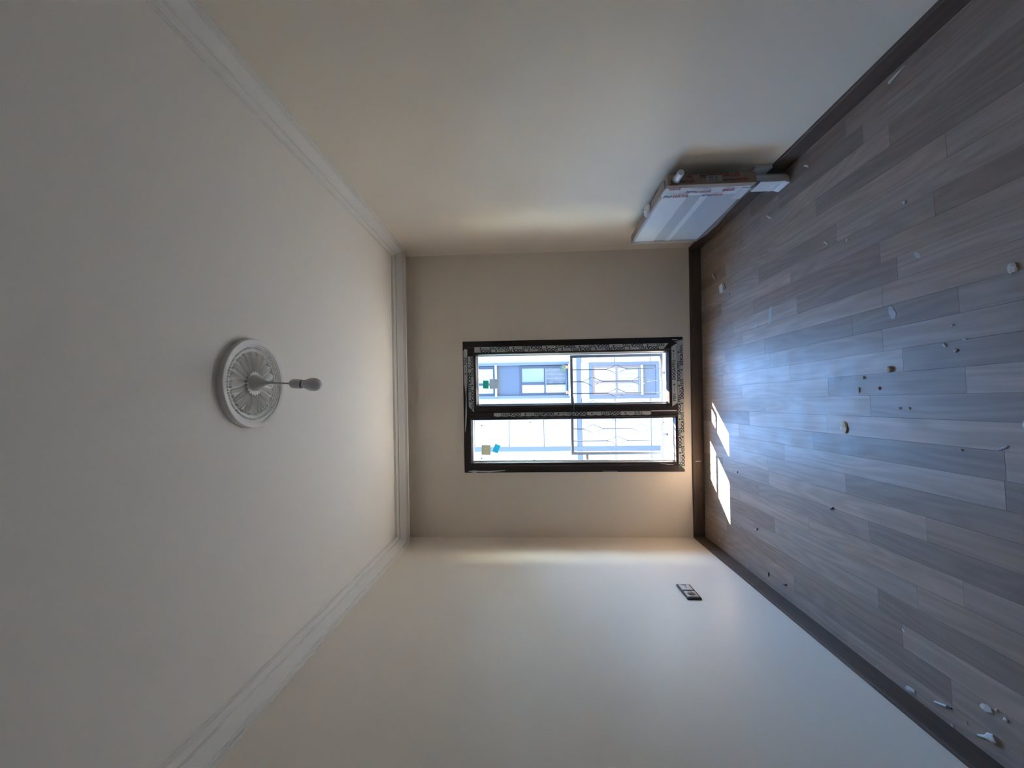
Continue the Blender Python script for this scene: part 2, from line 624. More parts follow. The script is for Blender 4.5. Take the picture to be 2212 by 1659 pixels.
# per strip: joints (y) seen in the photograph with the tone of the plank that starts there (going away)
KNOWN = {
    13: [(0.9, M_), (1.75, D_), (2.5, M_)],
    12: [(0.85, M_), (1.665, D_), (2.225, M_), (2.95, L_)],
    11: [(1.0, D_), (1.55, L_), (2.62, M_)],
    10: [(0.75, D_), (1.95, M_), (2.85, D_)],
    9: [(0.9, M_), (1.35, L_), (2.35, M_)],
    8: [(0.8, L_), (1.833, D_), (2.45, L_)],
    7: [(0.95, D_), (1.40, M_), (2.16, L_), (2.93, D_)],
    6: [(0.7, M_), (1.62, D_), (2.52, M_)],
    5: [(0.9, L_), (1.55, D_), (2.12, L_), (2.78, M_)],
    4: [(1.02, M_), (1.62, L_), (2.66, M_)],
    3: [(0.7, M_), (1.345, D_), (1.773, D_), (2.42, M_), (2.9, L_)],
    2: [(0.85, M_), (1.63, M_), (2.373, L_)],
    1: [(0.9, D_), (1.55, L_), (2.2, L_), (2.95, M_)],
    0: [(0.7, L_), (1.34, D_), (1.93, L_), (2.7, M_)],
    -1: [(0.9, D_), (1.705, L_), (2.44, M_)],
    -2: [(0.8, L_), (1.95, L_), (2.62, D_)],
    -3: [(0.6, L_), (1.25, D_), (2.05, M_), (2.75, L_)],
    -4: [(0.55, D_), (1.255, L_), (2.28, M_)],
    -5: [(0.9, D_), (1.857, L_), (2.44, L_)],
    -6: [(0.75, M_), (1.5, L_), (2.44, M_), (3.0, D_)],
    -7: [(0.9, D_), (1.745, M_), (2.55, D_)],
    -8: [(0.7, M_), (1.39, L_), (2.11, L_), (2.78, M_)],
    -9: [(0.9, M_), (1.55, L_), (2.40, D_), (3.0, M_)],
    -10: [(0.8, D_), (1.72, M_), (2.62, M_)],
    -11: [(1.05, L_), (1.62, D_), (2.40, D_), (2.98, L_)],
    -12: [(0.8, M_), (1.45, D_), (2.25, M_)],
    -13: [(0.9, L_), (1.9, M_), (2.7, L_)],
    -14: [(0.9, M_), (2.1, M_)],
}


def far_y(x):
    return Y0 + math.tan(TH) * x


k = -14
while SX0 + SW * k < XR:
    x0, x1 = max(SX0 + SW * k, XL), min(SX0 + SW * (k + 1), XR)
    if x1 - x0 > 0.002:
        js = KNOWN.get(k, [(1.0, M_), (2.0, M_)])
        near = []
        y = js[0][0]
        while y > YN:
            ln = random.choice((0.55, 0.8, 1.1))
            near.append((max(y - ln, YN), random.choice((D_, M_, L_))))
            y -= ln
        js = near[::-1] + js
        for i, (ya, tone) in enumerate(js):
            g = 0.0004
            if i + 1 < len(js):
                ybs = (js[i + 1][0] - g,) * 2
            else:
                ybs = (far_y(x0), far_y(x1))
            za, zb = -0.008, 0.0
            vs = [(x0 + g, ya + g, za), (x1 - g, ya + g, za), (x1 - g, ybs[1], za), (x0 + g, ybs[0], za),
                  (x0 + g, ya + g, zb), (x1 - g, ya + g, zb), (x1 - g, ybs[1], zb), (x0 + g, ybs[0], zb)]
            fs = [(0, 3, 2, 1), (4, 5, 6, 7), (0, 1, 5, 4), (1, 2, 6, 5), (2, 3, 7, 6), (3, 0, 4, 7)]
            pl = MB().raw(vs, fs).build('plank', M_FLOOR, fl, fix=False)
            t = tone * random.uniform(0.95, 1.05)
            wv = random.uniform(-0.035, 0.035)
            pl.color = (t * (1 + wv), t, t * (1 - wv), 1)
    k += 1

# ------------------------------------------------------------------ window
win = thing('window_1', F @ Vector((-0.03, 0, HZ0)), 'dark brown two-part window with printed protective film', None, None, 'structure')
# outer frame: outer rectangle to its inner edge
FO = (HX0, HX1, HZ0, HZ1)
FI = (HX0 + 0.055, HX1 - 0.055, HZ0 + 0.05, HZ1 - 0.046)
MB(F).ring(FO, FI, [(0, 0.07), (0, -0.004), (0.04, -0.006), (0.92, -0.006), (1, -0.003), (1, 0.07)]).build('frame', M_FRAME, win)
# mullion
MB(F).box((-0.139, -0.006, FI[2] - 0.004), (-0.055, 0.07, FI[3] + 0.004)).build('mullion', M_FRAME, win)
# fixed light: glazing bead sloping to the glass
BO = (FI[0] - 0.004, -0.113, HZ0 + 0.048, HZ1 - 0.044)
GI = (-0.495, -0.137, 0.228, 1.909)
MB(F).ring(BO, GI, [(0, 0.03), (0, -0.007), (0.35, -0.012), (0.75, -0.006), (1, 0.012), (1, 0.03)]).build('glazing_bead', M_FRAME, win)
MB(F).ring((GI[0], GI[1], GI[2], GI[3]), (GI[0] + 0.006, GI[1] - 0.006, GI[2] + 0.006, GI[3] - 0.006), [(0, 0.034), (0, 0.013), (1, 0.016), (1, 0.034)]).build('gasket', M_GASKET, win)
pane_l = MB(F).box((GI[0] - 0.01, 0.022, GI[2] - 0.01), (GI[1] + 0.01, 0.026, GI[3] + 0.01)).build('glass_pane', M_GLASS, win)
# opening sash, proud of the frame
SO = (-0.078, 0.474, 0.203, 1.932)
SI = (-0.014, 0.401, 0.281, 1.856)
MB(F).ring(SO, SI, [(0, 0.0), (0, -0.017), (0.05, -0.021), (0.62, -0.021), (0.68, -0.017), (0.85, -0.012), (1, 0.006), (1, 0.03), (0.8, 0.05), (0.3, 0.05)]).build('sash', M_FRAME, win)
MB(F).ring(SI, (SI[0] + 0.006, SI[1] - 0.006, SI[2] + 0.006, SI[3] - 0.006), [(0, 0.03), (0, 0.007), (1, 0.011), (1, 0.03)]).build('gasket', M_GASKET, win)
pane_r = MB(F).box((SI[0] - 0.01, 0.015, SI[2] - 0.01), (SI[1] + 0.01, 0.019, SI[3] + 0.01)).build('glass_pane', M_GLASS, win)
# handle
hd = MB(F).lathe([(0, -0.030), (0.012, -0.030), (0.016, -0.027), (0.017, -0.020), (0.017, -0.018)], 20,
                 Matrix.Translation((-0.060, 0, 1.062)) @ Matrix.Rotation(-PI / 2, 4, 'X') @ Matrix.Scale(1.0, 4) @ Matrix.Rotation(PI, 4, 'X')).build('handle', M_BLACK, win)
hb = MB(F)
hb.tube([(-0.060, -0.021, 1.062), (-0.060, -0.055, 1.062)], 0.0085)
hb.tube([(-0.066, -0.055, 1.062), (-0.050, -0.060, 1.062), (0.0, -0.062, 1.063), (0.046, -0.060, 1.065)], [0.009, 0.010, 0.008, 0.0065])
hb.build('handle_lever', M_BLACK, hd)
hk = MB(F).box((-0.066, -0.0235, 1.018), (-0.054, -0.0205, 1.106), ch=0.001).build('handle_plate', M_BLACK, hd)

# protective film with its print
def film_print(strip, rows, length, M, phase, cut=None):
    """rows of repeated lettering laid along x from 0 to length in the strip's own plane (xy)"""
    nv, gv, pv = MB(), MB(), MB()
    cap = 0.024
    v1, f1, w1 = text_mesh('DOCA', cap / 0.7, 0.0016)
    v2, f2, w2 = text_mesh('PEN', cap / 0.7, 0.0009)
    k1 = 0.098 / w1
    k2 = 0.062 / w2
    per = 0.276
    for r, yb in enumerate(rows):
        x = -phase - (per * 0.47 if r % 2 else 0)
        while x < length:
            for (vv, ff, kk, dx, tgt) in ((v1, f1, k1, 0.0, nv), (v2, f2, k2, 0.101, gv)):
                w = 0.098 if tgt is nv else 0.062
                if x + dx >= 0 and x + dx + w <= length:
                    tgt.raw([M @ Vector((x + dx + p.x * kk, yb + p.y, 0.0006)) for p in vv], ff)
            a = x + 0.175
            if a >= 0 and a + 0.062 <= length:
                pv.raw([M @ Vector(p) for p in ((a, yb + 0.008, 0.0006), (a + 0.045, yb + 0.008, 0.0006), (a + 0.045, yb + 0.012, 0.0006), (a, yb + 0.012, 0.0006))], [(0, 1, 2, 3)])
                gv.raw([M @ Vector(p) for p in ((a + 0.055, yb + 0.005, 0.0006), (a + 0.069, yb + 0.005, 0.0006), (a + 0.069, yb + 0.019, 0.0006), (a + 0.055, yb + 0.019, 0.0006))], [(0, 1, 2, 3)])
            x += per
    for nm, b, mm in (('navy_lettering', nv, M_NAVY), ('green_lettering', gv, M_GREEN), ('grey_lettering', pv, M_GPRINT)):
        if b.v:
            b.build(nm, mm, strip, fix=False)


def plane_mat(origin, ang):
    """strip plane: x along reading direction, y letter-up, lying in the wall plane and facing the room"""
    # wall-plane axes as seen from the room: right = +s, up = +z ; room normal = -w
    c, s = math.cos(ang), math.sin(ang)
    ex = Vector((c, 0, s))
    ey = Vector((-s, 0, c))
    ez = Vector((0, -1, 0))
    m = Matrix(((ex.x, ey.x, ez.x, origin[0]), (ex.y, ey.y, ez.y, origin[1]), (ex.z, ey.z, ez.z, origin[2]), (0, 0, 0, 1)))
    return F @ m


def film(outline, M, rows, length, phase, name='film_strip', material=None):
    b = MB(M)
    n = len(outline)
    b.raw([(x, y, 0.0004) for x, y in outline] + [(x, y, -0.0002) for x, y in outline],
          [list(range(n)), list(range(2 * n - 1, n - 1, -1))] + [(i, (i + 1) % n, n + (i + 1) % n, n + i) for i in range(n)])
    o = b.build(name, material or M_FILM, win)
    if rows:
        film_print(o, rows, length, M, phase)
    return o


# right stile of the sash, reads upwards
film([(0, 0), (1.60, 0), (1.60, 0.046), (0.04, 0.046)], plane_mat((0.473, -0.0215, 0.275), PI / 2), (0.000, 0.022), 1.58, 0.07)
# top rail of the sash, upside down
film([(0, 0.002), (0.42, 0.002), (0.47, 0.046), (0.0, 0.046)], plane_mat((0.395, -0.0215, 1.932), PI), (0.001, 0.023), 0.45, 0.14)
# mullion, torn upper edge, reads upwards
zz = [(0, 0), (1.30, 0)] + [(1.30 - 0.0325 * i, 0.026 + (0.007 if i % 2 else 0)) for i in range(41)]
film(zz, plane_mat((-0.083, -0.0072, 0.42), PI / 2), (0.002,), 1.30, 0.03)
# bottom rail of the sash
film([(0.028, 0.004), (0.515, 0.004), (0.488, 0.047), (0.0, 0.047)], plane_mat((-0.045, -0.0215, 0.203), 0), (0.019,), 0.49, 0.06)
# outer frame, bottom
film([(0, 0), (1.07, 0), (1.055, 0.047), (0.05, 0.047)], plane_mat((-0.567, -0.0067, 0.154), 0), (0.000, 0.0225), 1.06, -0.03)
# outer frame, top: half peeled, upside down
film([(0.0, 0.004), (0.26, 0.006), (0.40, 0.020), (0.26, 0.034), (0.03, 0.036), (-0.012, 0.016)], plane_mat((0.445, -0.0067, 1.975), PI), (0.008,), 0.27, 0.045)


def peel(path, width, up_axis, name='peeled_film'):
    """a thin curled ribbon of film in wall coordinates"""
    b = MB(F)
    vs, fs = [], []
    a = Vector(up_axis)
    for i, p in enumerate(path):
        p = Vector(p)
        w = width[i] if isinstance(width, (list, tuple)) else width
        for q, dy in ((-0.5, 0.0), (0.5, 0.0)):
            vs.append(p + a * (q * w))
        for q in (0.5, -0.5):
            vs.append(p + a * (q * w) + Vector((0, 0.0006, 0)))
    n = len(path)
    for i in range(n - 1):
        for k in range(4):
            k2 = (k + 1) % 4
            fs.append((i * 4 + k, (i + 1) * 4 + k, (i + 1) * 4 + k2, i * 4 + k2))
    fs += [(0, 1, 2, 3), tuple((n - 1) * 4 + k for k in (3, 2, 1, 0))]
    b.raw(vs, fs)
    return b.build(name, M_FILMW, win)


# curling white ribbon along the top of the frame, and the turned corner
peel([(0.20, -0.010, 1.956), (0.05, -0.018, 1.951), (-0.08, -0.022, 1.953), (-0.18, -0.020, 1.958), (-0.24, -0.012, 1.966)], [0.004, 0.008, 0.012, 0.010, 0.004], (0, 0, 1))
MB(F).raw([(0.462, -0.008, 1.964), (0.455, -0.010, 1.938), (0.408, -0.010, 1.937), (0.406, -0.008, 1.944)], [(0, 1, 2, 3)]).build('peeled_film', M_FILMW, win)
# left jamb near the top
peel([(-0.570, -0.010, 1.945), (-0.572, -0.022, 1.89), (-0.571, -0.016, 1.86), (-0.573, -0.018, 1.76), (-0.566, -0.010, 1.63)], [0.004, 0.020, 0.010, 0.013, 0.004], (1, 0, 0))
# other loose slivers
peel([(-0.0805, -0.019, 0.215), (-0.0805, -0.020, 0.42)], 0.008, (1, 0, 0))
peel([(-0.515, -0.012, 0.35), (-0.522, -0.016, 0.29), (-0.525, -0.012, 0.245)], [0.002, 0.005, 0.002], (1, 0, 0))
peel([(0.505, -0.010, 0.24), (0.500, -0.018, 0.215), (0.498, -0.010, 0.19)], [0.004, 0.009, 0.006], (1, 0, 0))
peel([(0.487, -0.010, 0.222), (0.480, -0.016, 0.20)], [0.004, 0.006], (1, 0, 0))
peel([(0.434, -0.022, 1.20), (0.424, -0.024, 1.19), (0.420, -0.022, 1.175)], [0.006, 0.005, 0.002], (1, 0, 0))
peel([(-0.575, -0.010, 0.82), (-0.577, -0.012, 0.70)], 0.003, (1, 0, 0))

# paper labels left on the panes
def sticker(pane, cx, cz, w, h, ang, wpl, material, lines):
    R = Matrix.Translation((cx, wpl, cz)) @ Matrix.Rotation(ang, 4, 'Y')
    b = MB(F)
    b.box((-w / 2, -0.0006, -h / 2), (w / 2, 0.0, h / 2), T=R)
    o = b.build('label_sticker', material, pane)
    return o


sticker(pane_r, 0.162, 1.716, 0.083, 0.078, 0.01, 0.0148, M_PAPERT, 3)
sticker(pane_r, 0.158, 1.787, 0.068, 0.047, 0.03, 0.0148, M_TEAL, 2)
sticker(pane_l, -0.398, 1.795, 0.084, 0.076, 0.02, 0.0218, M_PAPER, 3)
sticker(pane_l, -0.386, 1.706, 0.070, 0.048, 0.42, 0.0218, M_CYAN, 2)
for cx, cz in ((-0.191, 1.828), (-0.168, 1.418), (-0.468, 1.833), (-0.488, 1.388), (-0.181, 0.310), (-0.483, 0.312)):
    MB(F).lathe([(0, 0.0), (0.006, 0.0), (0.005, 0.003), (0, 0.0032)], 12, Matrix.Translation((cx, 0.0216, cz)) @ Matrix.Rotation(PI / 2, 4, 'X')).build('spacer_dot', M_BLACK, pane_l)

# outer sill
struct(MB(F).box((HX0 + 0.001, 0.072, HZ0 - 0.004), (HX1 - 0.001, 0.47, HZ0 + 0.02), ch=0.004).build('window_sill', M_MARBLE), 'white marble sill outside the window')

# ------------------------------------------------------------------ balcony railing
RW = 0.34
rl = thing('balcony_railing', F @ Vector((-0.04, RW, 0.172)), 'grey steel railing with diamond scrolls outside the window', 'railing')
R0, R1, RZ0, RZ1 = -0.500, 0.415, 0.205, 1.045
for x in (R0 + 0.0125, R1 - 0.0125):
    MB(F).box((x - 0.0125, RW - 0.0125, RZ0), (x + 0.0125, RW + 0.0125, RZ1), ch=0.002).build('post', M_STEEL, rl)
for z in (RZ0, RZ1 - 0.025):
    MB(F).box((R0 + 0.025, RW - 0.0125, z), (R1 - 0.025, RW + 0.0125, z + 0.025), ch=0.002).build('rail', M_STEEL, rl)
for x in (-0.32, 0.24):
    MB(F).box((x - 0.0125, RW - 0.0125, HZ0 + 0.02), (x + 0.0125, RW + 0.0125, RZ0), ch=0.001).build('foot', M_STEEL, rl)
for z in (0.90, 0.218):
    for a, b in ((HX0, R0), (R1, HX1)):
        MB(F).box((a, RW - 0.011, z - 0.011), (b, RW + 0.011, z + 0.011), ch=0.001).build('wall_bracket', M_STEEL, rl)


def leaf(sx, z0):
    pts = [(0.000, -0.105), (0.004, -0.085), (0.012, -0.06), (0.024, -0.035), (0.043, 0.0)]
    pts += [(a, -b) for a, b in pts[-2::-1]]
    return [(sx * a, 0, z0 + b) for a, b in pts]


bars = [(0.280, 1), (0.170, 2), (0.062, 1), (-0.047, 2), (-0.155, 1), (-0.264, 2), (-0.374, 1)]
for bx, nd in bars:
    cz = [0.622] if nd == 1 else [0.840, 0.404]
    edges = [RZ0 + 0.025]
    for c in sorted(cz):
        edges += [c - 0.10, c + 0.10]
    edges.append(RZ1 - 0.025)
    for i in range(0, len(edges), 2):
        MB(F).box((bx - 0.004, RW - 0.004, edges[i]), (bx + 0.004, RW + 0.004, edges[i + 1])).build('bar', M_STEEL, rl)
    for c in cz:
        for sx in (-1, 1):
            P = [(bx + x, RW, z) for x, y, z in leaf(sx, c)]
            MB(F).tube(P, 0.0034, 6).build('diamond_scroll', M_STEEL, rl)

# ------------------------------------------------------------------ building across the street
FWY = 11.0
apt = thing('apartment_building', F @ Vector((0, FWY, -6.0)), 'pale apartment block with blue-grey trim across the street', 'building')


def fbox(name, m, s0, s1, z0, z1, out=0.0, back=0.0, parent=None, ch=0.0):
    return MB(F).box((s0, FWY - out, z0), (s1, FWY + back, z1), ch=ch).build(name, m, parent or apt)


fbox('facade_wall', M_FACADE, -16, 16, -6, 5.0, 0.0, 8.0)
fbox('roof_edge', M_TRIM, -16.2, 16.2, 5.0, 5.2, 0.2, 8.2)
fbox('floor_band', M_TRIM, -16, 16, -0.382, -0.233, 0.06)
for s0, s1, z1 in ((0.90, 5.6, -0.39), (-1.03, -0.40, -0.39), (-4.6, -2.27, -0.39), (-2.104, -1.126, 4.76)):
    fbox('joint_backing', M_TRIM, s0, s1, -5.3, z1, 0.012)
# stone courses below the band and in the column by the stair
for z0, z1 in ((-1.575, -0.40), (-2.835, -1.595), (-4.1, -2.855), (-5.3, -4.12)):
    for s0, s1 in ((0.90, 3.2), (3.22, 5.6), (-1.03, -0.40), (-4.6, -2.27)):
        fbox('stone_panel', M_STONE, s0 + 0.003, s1 - 0.003, z0 + 0.006, z1 - 0.006, 0.03)
for z0, z1 in ((3.52, 4.76), (2.25, 3.50), (0.99, 2.23), (-0.225, 0.97), (-1.575, -0.39), (-2.835, -1.595), (-4.1, -2.855)):
    fbox('stone_panel', M_STONE, -2.104, -1.126, z0 + 0.006, z1 - 0.006, 0.03)
for s0, s1 in ((-1.126, -1.042), (-2.256, -2.104)):
    fbox('stair_moulding', M_TRIM, s0, s1, -6, 4.9, 0.07)
# left of the stair: plain blocks above the band
for z0 in (3.1, 2.56, 2.02, 1.48, 0.94, 0.40):
    fbox('facade_block', M_FACADE, -4.6, -2.28, z0, z0 + 0.53, 0.012)
# the bay over the band
fbox('bay_panel', M_BAY, -0.25, 0.846, 0.022, 4.9, 0.02)
for s0, s1 in ((0.846, 0.947), (-0.351, -0.25)):
    fbox('bay_moulding', M_TRIM, s0, s1, 0.0, 4.9, 0.09)


def railing_far(parent, s0, s1, z0, z1):
    b = MB(F)
    for k in range(6):
        x = s0 + (s1 - s0) * (k + 0.5) / 6
        b.box((x - 0.006, FWY - 0.16, z0), (x + 0.006, FWY - 0.148, z1))
    for z in (z0, z1 - 0.02):
        b.box((s0, FWY - 0.165, z), (s1, FWY - 0.143, z + 0.02))
    for k in range(6):
        x = s0 + (s1 - s0) * (k + 0.5) / 6
        for zc in ((0.5,) if k % 2 else (0.25, 0.75)):
            z = z0 + (z1 - z0) * zc
            for sx in (-1, 1):
                b.tube([(x, FWY - 0.154, z - 0.07), (x + sx * 0.035, FWY - 0.154, z), (x, FWY - 0.154, z + 0.07)], 0.005, 5)
    return b.build('window_railing', M_STEEL, parent)


def far_window(s0, s1, z0, z1, zt, smid, frame_m, mats, rail=True, surround=None):
    w = MB(F).ring((s0, s1, z0, z1), (s0 + 0.09, s1 - 0.09, z0 + 0.08, z1 - 0.08), [(0, FWY), (0, FWY - 0.06), (1, FWY - 0.05), (1, FWY)]).build('far_window', frame_m, apt)
    MB(F).box((smid - 0.05, FWY - 0.055, z0 + 0.08), (smid + 0.05, FWY, z1 - 0.08)).build('far_mullion', frame_m, w)
    MB(F).box((s0 + 0.09, FWY - 0.052, zt - 0.03), (s1 - 0.09, FWY, zt + 0.03)).build('far_transom', frame_m, w)
    for i, (a, b, c, d) in enumerate(((smid + 0.05, s1 - 0.09, zt, z1 - 0.08), (s0 + 0.09, smid - 0.05, zt, z1 - 0.08), (smid + 0.05, s1 - 0.09, z0 + 0.08, zt), (s0 + 0.09, smid - 0.05, z0 + 0.08, zt))):
        MB(F).box((a, FWY - 0.035, c), (b, FWY - 0.022, d)).build('far_pane', mats[i], w)
    if rail:
        railing_far(w, s0 + 0.1, s1 - 0.1, z0 + 0.06, zt - 0.02)
    return w


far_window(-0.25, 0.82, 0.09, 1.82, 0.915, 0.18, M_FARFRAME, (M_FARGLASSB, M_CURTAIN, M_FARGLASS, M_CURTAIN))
fbox('far_sill', M_WSILL, -0.28, 0.87, 0.022, 0.080, 0.36)
far_window(-0.25, 0.82, 2.72, 4.45, 3.60, 0.18, M_FARFRAME, (M_CURTAIN, M_CURTAIN, M_CURTAIN, M_CURTAIN))
fbox('far_sill', M_WSILL, -0.28, 0.87, 2.650, 2.715, 0.16)
# lower window with its surround and apron panel
w2 = far_window(-0.28, 0.78, -2.49, -0.79, -1.64, 0.20, M_BROWNF, (M_CURTAIN, M_CURTAIN, M_CURTAIN, M_CURTAIN), rail=True)
MB(F).ring((-0.392, 0.888, -3.144, -0.683), (-0.28, 0.78, -3.02, -0.79), [(0, FWY), (0, FWY - 0.10), (1, FWY - 0.08), (1, FWY)]).build('window_surround', M_TRIM, apt)
fbox('far_sill', M_WSILL, -0.28, 0.78, -2.557, -2.492, 0.14)
fbox('apron_panel', M_TRIM, -0.28, 0.78, -3.02, -2.557, 0.03)


def pot(name, s, z, label, leafy):
    t = thing(name, F @ Vector((s, FWY - 0.26, z)), label, 'flower pot')
    MB(F).lathe([(0, 0), (0.045, 0), (0.060, 0.085), (0.066, 0.088), (0.066, 0.105), (0.055, 0.105), (0.052, 0.09), (0, 0.09)], 16, Matrix.Translation((s, FWY - 0.26, z))).build('pot', M_POT, t)
    if leafy:
        rr = random.Random(3)
        b = MB(F)
        for i in range(34):
            a = rr.uniform(0, 2 * PI)
            e = rr.uniform(0.2, 1.3)
            ln = rr.uniform(0.10, 0.26)
            d = Vector((math.cos(a) * math.cos(e) - 0.35, math.sin(a) * math.cos(e) * 0.3, math.sin(e))) * ln
            o = Vector((s, FWY - 0.26, z + 0.09))
            sd = d.cross(Vector((0, 1, 0))).normalized() * 0.022
            b.raw([o, o + d * 0.5 + sd, o + d, o + d * 0.5 - sd], [(0, 1, 2, 3)])
        b.build('foliage', M_LEAF, t, fix=False)


pot('flower_pot', 0.745, 0.081, 'orange pot with a leafy plant on the far window sill', True)
pot('flower_pot', -0.150, 0.081, 'bare orange pot on the far window sill', False)

struct(MB(F).box((-40, 0.43, -6.1), (40, 11.0, -6.0)).build('street', M_STREET), 'street between the two buildings')

# ------------------------------------------------------------------ ceiling rose
RC = Vector((0.090, 1.492, H))
rose = thing('ceiling_rose', RC, 'round white plaster ceiling rose with fluted leaves', 'ceiling rose')
TR = Matrix.Translation(RC) @ Matrix.Rotation(PI, 4, 'X')      # local z points down
MB(TR).lathe([(0.0, 0.004), (0.124, 0.004), (0.126, 0.009), (0.131, 0.0095), (0.1325, 0.013), (0.146, 0.013), (0.1475, 0.0165), (0.152, 0.0165), (0.1535, 0.0205), (0.158, 0.0225), (0.166, 0.0240), (0.1715, 0.0240), (0.1735, 0.0220), (0.1735, 0.0)], 96).build('rim', M_ROSE, rose)
bd = MB(TR)
NB = 84
for i in range(NB):
    a = 2 * PI * i / NB
    T2 = Matrix.Translation((0.1395 * math.cos(a), 0.1395 * math.sin(a), 0.013))
    bd.lathe([(0.0040, 0.0), (0.0036, 0.0028), (0.0020, 0.0046), (0.0, 0.0053)], 8, T2)
tag(bd.build('bead_ring', M_ROSE, rose), kind='stuff')
# one fluted leaf, then copies around the centre
NL = 20
lm = MB()
rows = []
NR, NC = 12, 9
for i in range(NR):
    t = i / (NR - 1)
    r = 0.046 + 0.075 * t
    half = (0.0046 + 0.0082 * t) * (1 if t < 0.82 else math.sqrt(max(0.0, 1 - ((t - 0.82) / 0.19) ** 2)))
    for j in range(NC):
        u = -1 + 2 * j / (NC - 1)
        hgt = 0.000 + 0.017 * (1 - u * u) ** 0.7 * (0.5 + 0.5 * math.sin(PI * min(1, t * 0.95 + 0.05)))
        hgt += 0.0022 * math.cos(u * PI * 2.5) * (0.3 + 0.7 * t)
        sway = 0.004 * math.sin(t * PI * 0.9)
        rows.append((r, half * u + sway, 0.003 + hgt))
fs = [(i * NC + j, i * NC + j + 1, (i + 1) * NC + j + 1, (i + 1) * NC + j) for i in range(NR - 1) for j in range(NC - 1)]
lm.raw(rows, fs, smooth=True)
lf0 = lm.build('leaf', M_ROSE, None)
leaf_me = lf0.data
sb = MB()
sb.lathe([(0.0055, 0.0), (0.0054, 0.006), (0.0038, 0.010), (0.0, 0.0118)], 10, Matrix.Translation((0.117, 0.0178, 0.004)))
sc0 = sb.build('scroll', M_ROSE, None)
scroll_me = sc0.data
for i in range(NL):
    Ma = TR @ Matrix.Rotation(2 * PI * i / NL, 4, 'Z')
    for nm, me, ob in (('leaf', leaf_me, lf0), ('scroll', scroll_me, sc0)):
        o = ob if i == 0 else bpy.data.objects.new(nm, me)
        if i:
            COL.objects.link(o)
        o.parent = rose
        o.matrix_parent_inverse = Matrix.Translation(-RC)
        o.matrix_basis = Ma
# scalloped collar
sc = MB(TR)
pts = []
for i in range(160):
    a = 2 * PI * i / 160
    r = 0.0445 + 0.0035 * math.cos(20 * a)
    pts.append((r * math.cos(a), r * math.sin(a)))
sc.prism(pts, 0.004, 0.0155, 'xy')
sc.build('scalloped_collar', M_ROSE, rose)

# pendant
PC = Vector((0.092, 1.487, H - 0.016))
pend = thing('pendant_lamp', PC, 'bare white pendant lamp holder with bulb below ceiling rose', 'lamp')
TP = Matrix.Translation(PC) @ Matrix.Rotation(PI, 4, 'X')
MB(TP).lathe([(0.0, -0.001), (0.0315, -0.001), (0.032, 0.002), (0.0315, 0.010), (0.028, 0.019), (0.021, 0.030), (0.013, 0.041), (0.0075, 0.053), (0.006, 0.063), (0.0, 0.064)], 40).build('canopy', M_GPLASTIC, pend)
tilt = Matrix.Translation((0, 0, 0.060)) @ Matrix.Rotation(-0.055, 4, 'Y') @ Matrix.Rotation(0.0, 4, 'X')
MB(TP @ tilt).tube([(0, 0, -0.004), (0, 0, 0.088)], 0.0034, 12).build('cable', M_GPLASTIC, pend)
so = MB(TP @ tilt).lathe([(0.0, 0.080), (0.004, 0.080), (0.008, 0.083), (0.014, 0.089), (0.018, 0.097), (0.0188, 0.104), (0.0188, 0.130), (0.0175, 0.131), (0.0, 0.131)], 32).build('lamp_holder', M_GPLASTIC, pend)
bu = MB(TP @ tilt).lathe([(0.0, 0.134), (0.0145, 0.134), (0.0155, 0.140), (0.0185, 0.151), (0.0235, 0.161), (0.0260, 0.172), (0.0262, 0.180), (0.0245, 0.190), (0.0195, 0.199), (0.011, 0.2055), (0.0, 0.2075)], 40).build('bulb', M_BULB, pend)
MB(TP @ tilt).lathe([(0.0150, 0.129), (0.0158, 0.1295), (0.0158, 0.1345), (0.0145, 0.135)], 32).build('bulb_cap', M_BLACK, bu)

# ------------------------------------------------------------------ radiator in its wrapping
RX0, RX1, RY0, RY1, RZA, RZB = 1.147, 1.205, 2.090, 2.858, 0.190, 0.657
rad = thing('radiator', (1.176, 2.47, RZA), 'white panel radiator still wrapped in plastic and printed cardboard', 'radiator')
body = MB()
body.box((RX0 + 0.006, RY0 + 0.012, RZA + 0.008), (RX1 - 0.004, RY1 - 0.012, RZB - 0.008), ch=0.006)
body.build('panel', M_RAD, rad)
for z0, z1 in ((0.392, 0.425), (0.505, 0.640)):
    MB().box((RX0 + 0.0028, RY0 + 0.06, z0), (RX0 + 0.008, RY1 - 0.02, z1), ch=0.0012).build('foam_strip', M_FOAM, rad)
MB().box((RX0 + 0.0022, RY0 + 0.002, RZA + 0.01), (RX0 + 0.008, RY0 + 0.115, RZB - 0.004), ch=0.0012).build('foam_strip', M_FOAM, rad)
for y in (2.30, 2.66):
    MB().box((RX1 - 0.006, y - 0.02, 0.30), (XR, y + 0.02, 0.60)).build('wall_bracket', M_STEEL, rad)
near_cap = MB()
near_cap.box((RX0 + 0.001, RY0, RZA + 0.002), (RX1, RY0 + 0.035, RZB), ch=0.003)
near_cap = near_cap.build('cardboard_end', M_CARD, rad)
MB().box((RX0 + 0.001, RY1 - 0.03, RZA + 0.002), (RX1, RY1, RZB), ch=0.003).build('cardboard_end', M_CARD, rad)
MB().box((RX0 + 0.008, RY0 + 0.05, RZB - 0.012), (RX1, RY1 - 0.025, RZB + 0.001), ch=0.002).build('cardboard_top', M_CARD, rad)
